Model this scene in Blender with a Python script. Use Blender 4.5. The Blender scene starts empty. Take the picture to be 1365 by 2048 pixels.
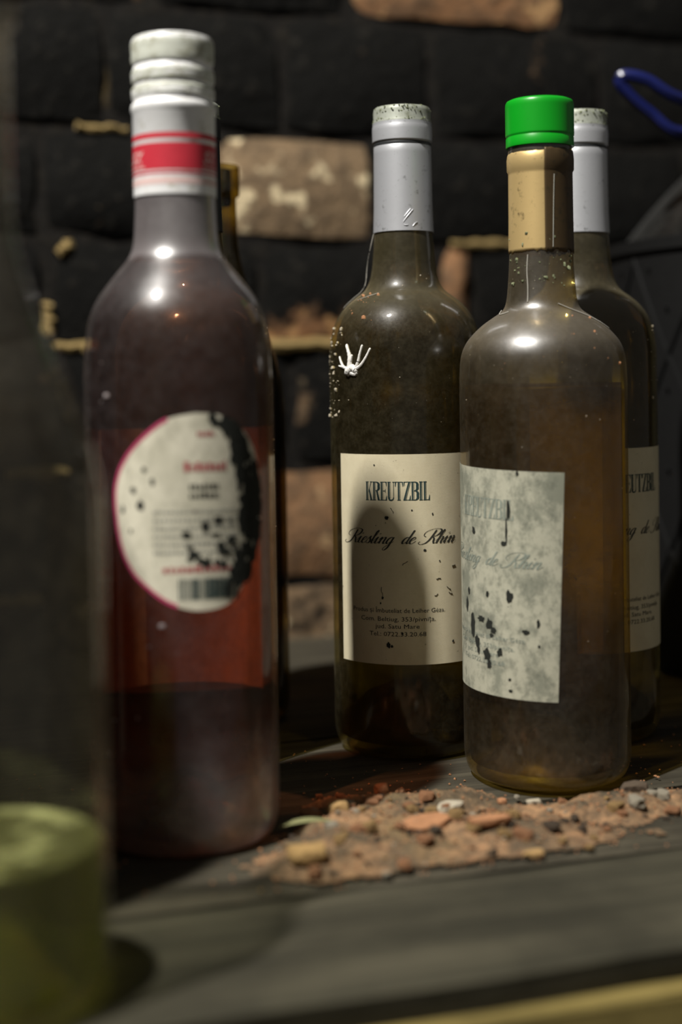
import bpy, bmesh, math, random
from mathutils import Vector, Matrix, noise
R = math.radians
C = bpy.context.scene.collection
sc = bpy.context.scene
random.seed(7)

# ------------------------------------------------------------------ camera, world, light, exposure
cam = bpy.data.cameras.new('camera')
cam.sensor_fit = 'VERTICAL'; cam.sensor_height = 36; cam.lens = 50
cam.shift_y = -0.0964
cam.dof.use_dof = True; cam.dof.focus_distance = 0.652; cam.dof.aperture_fstop = 3.2
cam.clip_start = 0.02; cam.clip_end = 20
co = bpy.data.objects.new('camera', cam); C.objects.link(co)
co.matrix_world = Matrix.Translation((0, 0, 0.18)) @ Matrix.Rotation(R(88.6), 4, 'X') @ Matrix.Rotation(R(-0.9), 4, 'Z')
sc.camera = co
w = bpy.data.worlds.new('world'); sc.world = w; w.use_nodes = True
w.node_tree.nodes['Background'].inputs[0].default_value = (1.0, 0.96, 0.88, 1)
w.node_tree.nodes['Background'].inputs[1].default_value = 0.10
ld = bpy.data.lights.new('cellar_lamp', 'AREA'); ld.shape = 'RECTANGLE'; ld.size = 0.03; ld.size_y = 0.10
ld.energy = 64; ld.color = (1.0, 0.965, 0.90)
lo = bpy.data.objects.new('cellar_lamp', ld); C.objects.link(lo)
lo.location = (-0.60, -0.08, 1.70)
lo.rotation_euler = (Vector((0.0, 0.68, 0.12)) - lo.location).to_track_quat('-Z', 'Y').to_euler()
vs = sc.view_settings
sc.display_settings.display_device = 'sRGB'
vs.view_transform = 'Standard'; vs.look = 'None'; vs.exposure = 0.0; vs.gamma = 1.0; vs.use_curve_mapping = False
cy = sc.cycles
cy.use_denoising = True
cy.max_bounces = 14; cy.transmission_bounces = 14; cy.transparent_max_bounces = 40; cy.glossy_bounces = 4; cy.diffuse_bounces = 3
cy.caustics_refractive = True; cy.caustics_reflective = False
cy.sample_clamp_indirect = 8.0; cy.blur_glossy = 0.5

# ------------------------------------------------------------------ node helper and materials
class M:
    def __init__(s, name):
        s.m = bpy.data.materials.new(name); s.m.use_nodes = True
        s.t = s.m.node_tree; s.t.nodes.clear()
        s.out = s.t.nodes.new('ShaderNodeOutputMaterial')
        s._co = None
    def n(s, kind, ins=None, **props):
        nd = s.t.nodes.new('ShaderNode' + kind)
        for k, v in props.items(): setattr(nd, k, v)
        for k, v in (ins or {}).items():
            if isinstance(v, bpy.types.NodeSocket): s.t.links.new(v, nd.inputs[k])
            else:
                if isinstance(v, tuple) and len(v) == 3 and nd.inputs[k].type == 'RGBA': v = v + (1,)
                nd.inputs[k].default_value = v
        return nd
    def co(s):
        if s._co is None: s._co = s.n('TexCoord').outputs['Object']
        return s._co
    def mapped(s, scale=(1, 1, 1), loc=(0, 0, 0), vec=None):
        return s.n('Mapping', {0: vec or s.co(), 1: loc, 3: scale}).outputs[0]
    def noise(s, scale, detail=4, rough=.55, vec=None, dist=0.0):
        return s.n('TexNoise', {'Vector': vec or s.co(), 'Scale': scale, 'Detail': detail, 'Roughness': rough, 'Distortion': dist}).outputs[0]
    def ramp(s, fac, a, b, lo=0.0, hi=1.0):
        return s.n('MapRange', {0: fac, 1: a, 2: b, 3: lo, 4: hi}, interpolation_type='SMOOTHSTEP').outputs[0]
    def math(s, op, a, b=0.0, clamp=False):
        return s.n('Math', {0: a, 1: b}, operation=op, use_clamp=clamp).outputs[0]
    def mix(s, fac, a, b):
        nd = s.n('Mix', data_type='RGBA')
        for i, v in ((0, fac), (6, a), (7, b)):
            if isinstance(v, bpy.types.NodeSocket): s.t.links.new(v, nd.inputs[i])
            else: nd.inputs[i].default_value = (v + (1,)) if isinstance(v, tuple) else v
        return nd.outputs[2]
    def mixs(s, fac, a, b):
        return s.n('MixShader', {0: fac, 1: a, 2: b}).outputs[0]
    def bump(s, h, strength=.5, dist=.001):
        return s.n('Bump', {'Strength': strength, 'Distance': dist, 'Height': h}).outputs[0]
    def done(s, shader):
        s.t.links.new(shader, s.out.inputs[0]); return s.m
    def pbr(s, col, rough=.8, metal=0.0, normal=None, spec=.3, **kw):
        ins = {'Base Color': col, 'Roughness': rough, 'Metallic': metal, 'Specular IOR Level': spec}
        if normal is not None: ins['Normal'] = normal
        ins.update(kw)
        return s.done(s.n('BsdfPrincipled', ins).outputs[0])

def glass_mat(name, tint, dust, dustcol, up=.35, scale=60, gloss=1.0, rough=.06, patch=.5, sheen=.05, films=()):
    """thin dusty glass wall: see-through tinted glass under a patchy film of dust that settles on upward faces"""
    s = M(name)
    nz = s.n('SeparateXYZ', {0: s.n('NewGeometry').outputs['Normal']}).outputs[2]
    big = s.noise(scale * .5, 4, .6)
    fine = s.noise(scale * 14, 3, .7)
    pt = s.ramp(big, .5 - patch * .35, .5 + patch * .35)
    d = s.math('MULTIPLY', s.math('ADD', s.math('MULTIPLY', pt, .6), .4), dust)
    mid = s.noise(scale * 4, 5, .7)
    d = s.math('MULTIPLY', d, s.math('MULTIPLY', s.ramp(fine, .2, .75, .55, 1.3), s.ramp(mid, .3, .7, .6, 1.45)))
    d = s.math('ADD', d, s.math('MULTIPLY', s.ramp(nz, .05, .95), up), clamp=True)
    for (za, zb, amt) in films:      # extra film where z runs from za to zb (m)
        zz = s.n('SeparateXYZ', {0: s.co()}).outputs[2]
        d = s.math('ADD', d, s.math('MULTIPLY', s.ramp(zz, za, zb), s.math('MULTIPLY', s.math('ADD', pt, .5), amt)), clamp=True)
    lw0 = s.n('LayerWeight', {0: .5}).outputs[1]
    d = s.math('MULTIPLY', d, s.math('ADD', s.math('MULTIPLY', s.math('POWER', lw0, 5.0), 1.6), 1.0), clamp=True)
    dc = s.mix(big, dustcol, tuple(c * .72 for c in dustcol))
    dusty = s.mixs(.45, s.n('BsdfDiffuse', {0: dc}).outputs[0], s.n('BsdfTranslucent', {0: dc}).outputs[0])
    base = s.mixs(d, s.n('BsdfTransparent', {0: tint}).outputs[0], dusty)
    lw = s.n('LayerWeight', {0: .5}).outputs[1]
    F = s.math('ADD', s.math('MULTIPLY', s.math('POWER', lw, 5.0), .6), .04)
    bmp = s.bump(fine, .04, .0006)
    sharp = s.mixs(s.math('MULTIPLY', F, gloss), base, s.n('BsdfGlossy', {0: (1, 1, 1), 'Roughness': rough, 'Normal': bmp}).outputs[0])
    return s.done(s.mixs(s.math('MULTIPLY', d, sheen, clamp=True), sharp, s.n('BsdfGlossy', {0: (1, 1, 1), 'Roughness': .36, 'Normal': bmp}).outputs[0]))

def wine_mat(name, tint, edge, clear=.55, glow=0.0, glowcol=(1, 1, 1)):
    s = M(name)
    lw = s.n('LayerWeight', {0: .5}).outputs[1]
    c = s.mix(s.math('POWER', lw, 2.0), tint, edge)
    a = s.n('BsdfRefraction', {0: c, 'Roughness': .0, 'IOR': 1.34}).outputs[0]
    b = s.n('BsdfTransparent', {0: c}).outputs[0]
    o = s.mixs(clear, a, b)
    if glow:  # diffuse colour mixed in for the glow of light inside the wine
        hz = s.mixs(.6, s.n('BsdfDiffuse', {0: glowcol}).outputs[0], s.n('BsdfTranslucent', {0: glowcol}).outputs[0])
        o = s.mixs(glow, o, hz)
    return s.done(o)

def metal_foil(name, col, rough=.38, metal=.85, dirt=(.05, .05, .035), amt=.3):
    s = M(name)
    n1 = s.noise(220, 5, .65); n2 = s.noise(900, 2)
    c = s.mix(s.ramp(n1, .62 - amt * .1, .80), col, dirt)
    c = s.mix(s.ramp(n2, .70, .78, 0, .5), c, dirt)
    return s.pbr(c, rough, metal, s.bump(n1, .08, .0005), .5)

def plain(name, col, rough=.7, var=.35, scale=300, bump=.2, spec=.3, metal=0.0):
    s = M(name)
    n1 = s.noise(scale, 5, .65)
    c = s.mix(n1, tuple(x * (1 - var) for x in col), tuple(min(1, x * (1 + var)) for x in col))
    return s.pbr(c, rough, metal, s.bump(n1, bump, .0008), spec)

def paper_mat(name, col, spots, spotcol, weave=True, blotch=0.0, blotchcol=(.2, .22, .17), thr=.69):
    s = M(name)
    b = s.noise(40, 5, .6); f = s.noise(330, 4, .6); g = s.noise(1300, 2)
    c = s.mix(s.ramp(b, .35, .75, 0, .35), col, tuple(x * .8 for x in col))
    if blotch:
        bl = s.noise(75, 6, .7, vec=s.mapped((1, 1, .8), (3, 1, 2)))
        c = s.mix(s.ramp(bl, .42, .62, 0, blotch), c, blotchcol)
        bl2 = s.noise(210, 5, .7, vec=s.mapped((1, 1, .7), (1, 5, 2)))
        c = s.mix(s.ramp(bl2, .47, .68, 0, blotch * .75), c, tuple(x * .75 for x in blotchcol))
    c = s.mix(s.ramp(f, thr, thr + .05, 0, spots), c, spotcol)
    c = s.mix(s.ramp(g, .72, .80, 0, spots * .6), c, spotcol)
    h = g
    if weave:
        wv = s.n('TexWave', {0: s.co(), 1: 900.0, 2: 2.0}, wave_type='BANDS', bands_direction='Z').outputs[1]
        c = s.mix(s.math('MULTIPLY', wv, .10), c, (.25, .22, .12))
        h = wv
    return s.pbr(c, .85, 0, s.bump(h, .15, .0002), .15)

MAT = {}
MAT['riesling_glass'] = glass_mat('riesling_glass', (.82, .76, .46), .09, (.40, .34, .20), up=.15, scale=55, patch=.8, sheen=.10, rough=.03, films=((.205, .235, .10),))
MAT['green_cap_glass'] = glass_mat('green_cap_glass', (.84, .72, .36), .10, (.32, .265, .18), up=.26, scale=42, patch=.95, rough=.07, sheen=.35, films=((.16, .20, .12), (.04, .01, .05)))
MAT['rose_glass'] = glass_mat('rose_glass', (.95, .90, .87), .10, (.34, .30, .305), up=.16, scale=50, patch=.8, rough=.08, sheen=.25, films=((.2265, .230, .62), (.050, .040, .12), (.040, .022, .22)))
MAT['clear_glass'] = glass_mat('clear_glass', (.93, .94, .90), .10, (.36, .29, .19), up=.05, scale=40, rough=.04, sheen=.1)
MAT['amber_glass'] = glass_mat('amber_glass', (.42, .33, .10), .10, (.28, .22, .10), up=.1, scale=60)
MAT['dark_glass'] = glass_mat('dark_glass', (.04, .045, .04), .5, (.035, .035, .032), up=.05, scale=30, rough=.3)
MAT['riesling_wine'] = wine_mat('riesling_wine', (.57, .50, .17), (.68, .61, .28), .5, .02, (.42, .32, .06))
MAT['green_cap_wine'] = wine_mat('green_cap_wine', (.74, .67, .27), (.74, .66, .30), .6, .03, (.50, .37, .06))
MAT['rose_wine'] = wine_mat('rose_wine', (.78, .52, .36), (.66, .38, .26), .75)
MAT['pale_wine'] = wine_mat('pale_wine', (.80, .80, .42), (.90, .90, .58), .30, .12, (.70, .70, .28))
def wine_glow_mat():  # bright yellow-green colour standing in for light refracted at the wine surface
    s = M('wine_glow'); a = s.noise(38, 4, .6)
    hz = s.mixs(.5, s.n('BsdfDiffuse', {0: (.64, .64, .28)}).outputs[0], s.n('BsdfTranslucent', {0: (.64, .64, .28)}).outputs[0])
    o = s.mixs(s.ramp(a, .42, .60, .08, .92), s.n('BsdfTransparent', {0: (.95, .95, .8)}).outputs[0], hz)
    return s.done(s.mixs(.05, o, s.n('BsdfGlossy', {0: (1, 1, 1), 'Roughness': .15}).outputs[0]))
MAT['wine_glow'] = wine_glow_mat()
MAT['amber_wine'] = wine_mat('amber_wine', (.5, .42, .12), (.6, .52, .2), .6)
MAT['silver_foil'] = metal_foil('silver_foil', (.58, .59, .62), .42, .58)
MAT['gold_foil'] = metal_foil('gold_foil', (.80, .58, .26), .40, .6, (.10, .07, .03), .6)
MAT['brown_foil'] = metal_foil('brown_foil', (.085, .055, .025), .42, .5, (.03, .03, .02), .8)
MAT['dark_foil'] = metal_foil('dark_foil', (.03, .032, .034), .5, .3)
MAT['green_plastic'] = plain('green_plastic', (.003, .30, .012), .33, .08, 60, .03, .5)
MAT['blue_plastic'] = plain('blue_plastic', (.007, .011, .085), .3, .1, 60, .03, .5)
MAT['black_plastic'] = plain('black_plastic', (.005, .005, .005), .7, .3, 200, .1, .2)
MAT['white_cap'] = metal_foil('white_cap', (.90, .90, .90), .42, .05, (.34, .31, .16), 1.0)
MAT['dirty_white_cap'] = metal_foil('dirty_white_cap', (.60, .62, .54), .5, .05, (.20, .18, .09), 1.9)
MAT['red_print'] = plain('red_print', (.55, .035, .055), .45, .12, 200, .02)
MAT['pale_print'] = plain('pale_print', (.75, .55, .52), .5, .1, 300, .02)
MAT['mould'] = plain('mould', (.19, .21, .12), .95, .5, 700, .6)
MAT['cream_paper'] = paper_mat('cream_paper', (.68, .61, .43), .75, (.07, .05, .03), True, .12, (.45, .36, .2))
MAT['mouldy_paper'] = paper_mat('mouldy_paper', (.46, .45, .35), .85, (.05, .055, .045), False, .8, (.19, .20, .155), .70)
MAT['oval_paper'] = paper_mat('oval_paper', (.74, .70, .56), .9, (.05, .045, .03), False, .45, (.42, .40, .30), .71)
MAT['print_green'] = plain('print_green', (.02, .045, .045), .8, .2, 500, 0)
MAT['print_faded'] = plain('print_faded', (.24, .27, .225), .85, .4, 260, 0)
MAT['print_dark'] = plain('print_dark', (.03, .03, .024), .8, .3, 500, 0)
MAT['print_grey'] = plain('print_grey', (.30, .30, .26), .8, .4, 200, 0)
MAT['print_red'] = plain('print_red', (.40, .10, .10), .8, .3, 300, 0)
MAT['print_magenta'] = plain('print_magenta', (.50, .05, .14), .7, .25, 200, 0)
MAT['black_mould'] = plain('black_mould', (.018, .02, .016), .95, .5, 400, .3)
MAT['droppings'] = plain('droppings', (.74, .72, .68), .6, .12, 300, .15)
MAT['pale_grit'] = plain('pale_grit', (.50, .44, .34), .9, .5, 300, .3)
MAT['lilac_grit'] = plain('lilac_grit', (.22, .19, .19), .9, .4, 300, .3)
MAT['orange_grit'] = plain('orange_grit', (.50, .24, .12), .9, .4, 300, .3)
MAT['cobweb'] = plain('cobweb', (.42, .40, .35), .8, .2, 300, 0)
MAT['brick_crumb'] = plain('brick_crumb', (.36, .175, .085), .95, .45, 160, .8)
MAT['ochre_crumb'] = plain('ochre_crumb', (.38, .24, .10), .95, .4, 160, .8)
MAT['mortar_crumb'] = plain('mortar_crumb', (.42, .37, .28), .95, .35, 160, .8)
MAT['dark_crumb'] = plain('dark_crumb', (.085, .062, .042), .95, .5, 160, .8)
MAT['dry_leaf'] = plain('dry_leaf', (.24, .24, .11), .8, .3, 200, .2)

def rubble_mat():
    s = M('brick_dust')
    a = s.noise(38, 6, .65); b = s.noise(240, 4, .7); c0 = s.noise(16, 3, .5, vec=s.mapped(loc=(2, 0, 0)))
    c = s.mix(s.ramp(a, .35, .65), (.10, .078, .050), (.36, .21, .11))
    c = s.mix(s.ramp(c0, .5, .7, 0, .6), c, (.20, .14, .065))
    c = s.mix(s.ramp(b, .35, .75, 0, .55), (.035, .03, .024), c) if False else s.mix(s.ramp(b, .40, .62, .55, 0), c, (.05, .042, .032))
    return s.pbr(c, .95, 0, s.bump(b, .8, .002), .1)
MAT['brick_dust'] = rubble_mat()

def wood_mat(name, dark, light, seed=0.0, scale=1.0, lo=.3, hi=.75):
    s = M(name)
    v = s.mapped((3 * scale, 70 * scale, 70 * scale), (seed, seed * 3, 0))
    g = s.noise(1.0, 6, .65, vec=v, dist=.6)
    blot = s.noise(14, 5, .6, vec=s.mapped((1, 1, 1), (seed, 1, 2)))
    fine = s.noise(1.0, 3, .7, vec=s.mapped((18, 420, 420), (seed, 0, 0)))
    c = s.mix(s.ramp(g, lo, hi), dark, light)
    c = s.mix(s.ramp(blot, .42, .7, 0, .55), c, tuple(x * .45 for x in dark))
    c = s.mix(s.ramp(fine, .55, .75, 0, .6), c, tuple(x * .35 for x in dark))
    return s.pbr(c, .85, 0, s.bump(s.math('ADD', g, fine), .55, .0016), .2)
MAT['wood_grey'] = wood_mat('wood_grey', (.030, .026, .018), (.085, .074, .050), 1.3)
MAT['wood_front'] = wood_mat('wood_front', (.030, .028, .018), (.078, .070, .046), 4.1)
MAT['wood_yellow'] = wood_mat('wood_yellow', (.14, .105, .030), (.26, .20, .065), 7.7, .7)
MAT['wood_dark'] = wood_mat('wood_dark', (.02, .018, .014), (.05, .044, .034), 9.2)

def brick_mat():
    s = M('sooty_brick')
    oi = s.n('ObjectInfo')
    cc = s.n('SeparateColor', {0: oi.outputs['Color']})
    bare, tone, seed = cc.outputs[0], cc.outputs[1], cc.outputs[2]
    off = s.n('CombineXYZ', {0: s.math('MULTIPLY', seed, 37.0), 1: s.math('MULTIPLY', seed, 11.0), 2: 0.0}).outputs[0]
    v = s.n('VectorMath', {0: s.co(), 1: off}, operation='ADD').outputs[0]
    a = s.noise(26, 6, .62, vec=v); b = s.noise(90, 5, .65, vec=v); d = s.noise(48, 3, .5, vec=v)
    body = s.mix(tone, (.26, .18, .105), (.30, .15, .07))
    body = s.mix(s.ramp(b, .3, .7, 0, .75), body, (.085, .062, .042))
    body = s.mix(s.ramp(d, .56, .66, 0, .95), body, s.mix(tone, (.80, .66, .42), (.50, .28, .12)))
    m = s.math('ADD', s.math('MULTIPLY', a, .8), s.math('MULTIPLY', b, .2))
    gz = s.n('SeparateXYZ', {0: s.n('TexCoord').outputs['Generated']}).outputs[2]
    m = s.math('ADD', m, s.math('MULTIPLY', oi.outputs['Alpha'], s.math('MULTIPLY', s.math('SUBTRACT', .42, gz), .7)))
    thr = s.math('SUBTRACT', 1.0, bare)
    mask = s.n('MapRange', {0: m, 1: s.math('SUBTRACT', thr, .05), 2: s.math('ADD', thr, .07), 3: 0.0, 4: 1.0}, interpolation_type='SMOOTHSTEP').outputs[0]
    soot = s.mix(s.ramp(b, .55, .8), (.006, .0058, .0052), (.030, .027, .022))
    c = s.mix(mask, soot, body)
    return s.pbr(c, .92, 0, s.bump(s.math('ADD', a, b), .7, .004), .12)
MAT['sooty_brick'] = brick_mat()
def mortar_mat():
    s = M('old_mortar')
    a = s.noise(11, 5, .6); b = s.noise(120, 4, .65)
    c = s.mix(s.ramp(a, .62, .76), (.012, .011, .010), (.24, .17, .07))
    c = s.mix(s.ramp(b, .45, .7, 0, .5), c, (.03, .026, .02))
    return s.pbr(c, .95, 0, s.bump(b, .8, .003), .1)
MAT['old_mortar'] = mortar_mat()
MAT['ochre_mortar'] = plain('ochre_mortar', (.26, .185, .075), .95, .5, 90, .7)
MAT['dark_bottle_glass'] = plain('dark_bottle_glass', (.012, .016, .010), .2, .2, 60, .03, .5)
MAT['mouldy_foil'] = metal_foil('mouldy_foil', (.34, .36, .31), .55, .25, (.14, .15, .09), 1.9)
MAT['earth'] = plain('earth', (.03, .026, .02), .95, .4, 12, .5)

# ------------------------------------------------------------------ mesh helpers
def mk(name, verts, faces, mat, parent=None, smooth=True, matrix=None):
    me = bpy.data.meshes.new(name); me.from_pydata(verts, [], faces); me.update()
    bm = bmesh.new(); bm.from_mesh(me); bmesh.ops.recalc_face_normals(bm, faces=bm.faces[:]); bm.to_mesh(me); bm.free()
    if smooth:
        me.polygons.foreach_set('use_smooth', [True] * len(me.polygons)); me.set_sharp_from_angle(angle=R(42))
    me.materials.append(MAT[mat] if isinstance(mat, str) else mat)
    o = bpy.data.objects.new(name, me); C.objects.link(o)
    if parent: o.parent = parent
    if matrix is not None: o.matrix_local = matrix
    return o
def tag(o, label, cat, group=None, kind=None):
    o['label'] = label; o['category'] = cat
    if group: o['group'] = group
    if kind: o['kind'] = kind
    return o
def empty(name, loc, rz=0.0):
    o = bpy.data.objects.new(name, None); C.objects.link(o); o.empty_display_size = .02
    o.location = loc; o.rotation_euler = (0, 0, rz); return o

def smooth_profile(p, sub=4, keep=()):
    """Catmull-Rom through (r, z) points, mm"""
    out = []
    n = len(p)
    for i in range(n - 1):
        p0, p1, p2, p3 = p[max(i - 1, 0)], p[i], p[i + 1], p[min(i + 2, n - 1)]
        seg = math.hypot(p2[0] - p1[0], p2[1] - p1[1])
        straight = seg > 40
        for k in range(1 if straight else sub):
            t = k / (1 if straight else sub)
            def cr(a):
                m1 = (p2[a] - p0[a]) / 2; m2 = (p3[a] - p1[a]) / 2
                l01 = math.hypot(p1[0] - p0[0], p1[1] - p0[1]) or seg; l23 = math.hypot(p3[0] - p2[0], p3[1] - p2[1]) or seg
                m1 *= min(1, 2 * seg / (seg + l01)); m2 *= min(1, 2 * seg / (seg + l23))
                h = ((2 * t**3 - 3 * t**2 + 1), (t**3 - 2 * t**2 + t), (-2 * t**3 + 3 * t**2), (t**3 - t**2))
                return h[0] * p1[a] + h[1] * m1 + h[2] * p2[a] + h[3] * m2
            out.append((max(cr(0), 0.0), cr(1)))
    out.append(p[-1]); return out

def lathe(name, prof, mat, parent, seg=72, smooth=True, jitter=0.0):
    """closed or open surface of revolution; prof = [(r, z)] in mm"""
    vs, fs, rows = [], [], []
    for r, z in prof:
        if r < 1e-4:
            rows.append([len(vs)]); vs.append((0, 0, z / 1e3))
        else:
            rows.append(list(range(len(vs), len(vs) + seg)))
            for k in range(seg):
                a = 2 * math.pi * k / seg
                rr = (r + (random.uniform(-jitter, jitter) if jitter else 0)) / 1e3
                vs.append((rr * math.sin(a), -rr * math.cos(a), z / 1e3))
    for a, b in zip(rows, rows[1:]):
        for k in range(seg):
            k2 = (k + 1) % seg
            if len(a) == 1 and len(b) == 1: continue
            if len(a) == 1: fs.append((a[0], b[k], b[k2]))
            elif len(b) == 1: fs.append((a[k], b[0], a[k2]))
            else: fs.append((a[k], a[k2], b[k2], b[k]))
    return mk(name, vs, fs, mat, parent, smooth)

def interp(prof, z):
    for (r0, z0), (r1, z1) in zip(prof, prof[1:]):
        if z0 <= z <= z1 and z1 > z0: return r0 + (r1 - r0) * (z - z0) / (z1 - z0)
    return prof[-1][0]

def surf(prof, th, z, off=0.0):
    """point on the bottle, th radians from the side facing the camera, z and off in mm"""
    r = (interp(prof, z) + off) / 1e3
    return (r * math.sin(th), -r * math.cos(th), z / 1e3)

def grid_patch(name, f, nu, nv, mat, parent, thick=.12):
    """paper: f(s, t, off) -> point; two skins and a rim"""
    vs, fs = [], []
    for off in (thick, 0.0):
        for j in range(nv + 1):
            for i in range(nu + 1): vs.append(f(i / nu, j / nv, off))
    n = (nu + 1) * (nv + 1); q = lambda i, j, k: k * n + j * (nu + 1) + i
    for j in range(nv):
        for i in range(nu):
            fs.append((q(i, j, 0), q(i + 1, j, 0), q(i + 1, j + 1, 0), q(i, j + 1, 0)))
            fs.append((q(i, j, 1), q(i, j + 1, 1), q(i + 1, j + 1, 1), q(i + 1, j, 1)))
    for i in range(nu):
        fs.append((q(i, 0, 0), q(i, 0, 1), q(i + 1, 0, 1), q(i + 1, 0, 0)))
        fs.append((q(i, nv, 0), q(i + 1, nv, 0), q(i + 1, nv, 1), q(i, nv, 1)))
    for j in range(nv):
        fs.append((q(0, j, 0), q(0, j + 1, 0), q(0, j + 1, 1), q(0, j, 1)))
        fs.append((q(nu, j, 0), q(nu, j, 1), q(nu, j + 1, 1), q(nu, j + 1, 0)))
    return mk(name, vs, fs, mat, parent)

def tube(pts, rad, seg=6):
    """verts and faces of a closed tube through pts; rad a number or one per point"""
    vs, fs = [], []
    n = len(pts); P = [Vector(p) for p in pts]
    rs = rad if isinstance(rad, (list, tuple)) else [rad] * n
    for i in range(n):
        t = (P[min(i + 1, n - 1)] - P[max(i - 1, 0)]).normalized()
        ref = Vector((0, 0, 1)) if abs(t.z) < .9 else Vector((1, 0, 0))
        a = t.cross(ref).normalized(); b = t.cross(a)
        for k in range(seg):
            an = 2 * math.pi * k / seg
            vs.append(tuple(P[i] + (a * math.cos(an) + b * math.sin(an)) * rs[i]))
    for i in range(n - 1):
        for k in range(seg):
            k2 = (k + 1) % seg
            fs.append((i * seg + k, i * seg + k2, (i + 1) * seg + k2, (i + 1) * seg + k))
    fs.append(tuple(range(seg))[::-1]); fs.append(tuple((n - 1) * seg + k for k in range(seg)))
    return vs, fs

def catmull(p, sub=8):
    out = []
    for i in range(len(p) - 1):
        p0, p1, p2, p3 = p[max(i - 1, 0)], p[i], p[i + 1], p[min(i + 2, len(p) - 1)]
        for k in range(sub):
            t = k / sub
            out.append(tuple(.5 * (2 * b + (c - a) * t + (2 * a - 5 * b + 4 * c - d) * t * t + (3 * b - a - 3 * c + d) * t**3) for a, b, c, d in zip(p0, p1, p2, p3)))
    out.append(tuple(p[-1])); return out

def merge(lst):
    V, F = [], []
    for v, f in lst:
        n = len(V); V += list(v); F += [tuple(i + n for i in q) for q in f]
    return V, F

ICO = None
def ico(sub):
    bm = bmesh.new(); bmesh.ops.create_icosphere(bm, subdivisions=sub, radius=1)
    v = [tuple(x.co) for x in bm.verts]; f = [tuple(y.index for y in x.verts) for x in bm.faces]; bm.free(); return v, f
ICO1, ICO2 = ico(1), ico(2)
def lump(seed, sx, sy, sz, base=ICO1, rough=.35):
    rnd = random.Random(seed)
    o = Vector((rnd.uniform(-50, 50), rnd.uniform(-50, 50), rnd.uniform(-50, 50)))
    vs = []
    for v in base[0]:
        p = Vector(v); k = 1 + rough * noise.noise(p * 1.1 + o) + rough * .6 * noise.noise(p * 2.7 + o)
        p = p * k
        q = lambda x, st: x if abs(x) < st else math.copysign(st + (abs(x) - st) * .35, x)
        vs.append((q(p.x, .75) * sx, q(p.y, .75) * sy, q(p.z, .6) * sz))
    return vs, base[1]

# ------------------------------------------------------------------ lettering (flat print laid on the labels)
def font_shape(txt, height, width=None, shear=0.0, spacing=1.0):
    """filled outline of a line of type, centred on x, baseline at 0; mm"""
    cu = bpy.data.curves.new('type', 'FONT'); cu.body = txt; cu.size = 1; cu.resolution_u = 2; cu.shear = shear; cu.space_character = spacing
    o = bpy.data.objects.new('type', cu); C.objects.link(o)
    dg = bpy.context.evaluated_depsgraph_get(); dg.update()
    me = bpy.data.meshes.new_from_object(o.evaluated_get(dg))
    bm = bmesh.new(); bm.from_mesh(me); bmesh.ops.triangulate(bm, faces=bm.faces[:])
    v = [tuple(x.co) for x in bm.verts]; f = [tuple(y.index for y in x.verts) for x in bm.faces]
    bm.free(); bpy.data.objects.remove(o); bpy.data.curves.remove(cu); bpy.data.meshes.remove(me)
    x0 = min(p[0] for p in v); x1 = max(p[0] for p in v)
    s = height / .72; sx = (width / (x1 - x0)) if width else s
    return [((p[0] - (x0 + x1) / 2) * sx, p[1] * s) for p in v], f

def merge2(lst): return merge(lst)
def quad(x0, y0, x1, y1): return [(x0, y0), (x1, y0), (x1, y1), (x0, y1)], [(0, 1, 2, 3)]
def poly4(a, b, c, d): return [a, b, c, d], [(0, 1, 2, 3)]
def stem(x, y0=0.0, y1=1.0, w=.13):
    return [quad(x, y0, x + w * .62, y1), quad(x + w * .80, y0, x + w, y1)]
def curve_band(pts, wd):
    v, f = [], []
    n = len(pts)
    for i in range(n):
        a, b = pts[max(i - 1, 0)], pts[min(i + 1, n - 1)]
        dx, dy = b[0] - a[0], b[1] - a[1]; l = math.hypot(dx, dy) or 1
        ww = wd(dx / l, dy / l, i / (n - 1)) / 2
        v += [(pts[i][0] - dy / l * ww, pts[i][1] + dx / l * ww), (pts[i][0] + dy / l * ww, pts[i][1] - dx / l * ww)]
    for i in range(n - 1): f.append((2 * i, 2 * i + 1, 2 * i + 3, 2 * i + 2))
    return v, f
def bowl(x, y0, y1, w, thick=.12):
    m = (y0 + y1) / 2; h = (y1 - y0) / 2
    out = []
    for k, (rw, t) in enumerate(((0, .62), (.80, .2))):
        pts = [(x, y1 - .02 - rw * 0)] if False else []
        xo = x + w - thick * (.31 if k == 0 else .9)
        pts = catmull([(x, y1 - .02), (x + (xo - x) * .55, y1 - .03), (xo, y1 - h * .45), (xo, m), (xo, y0 + h * .45), (x + (xo - x) * .55, y0 + .03), (x, y0 + .02)], 5)
        out.append(curve_band(pts, lambda dx, dy, t_, T=t: .035 + (thick * T - .0) * abs(dy) ** 1.5 if T > .5 else .028))
    return out
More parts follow.
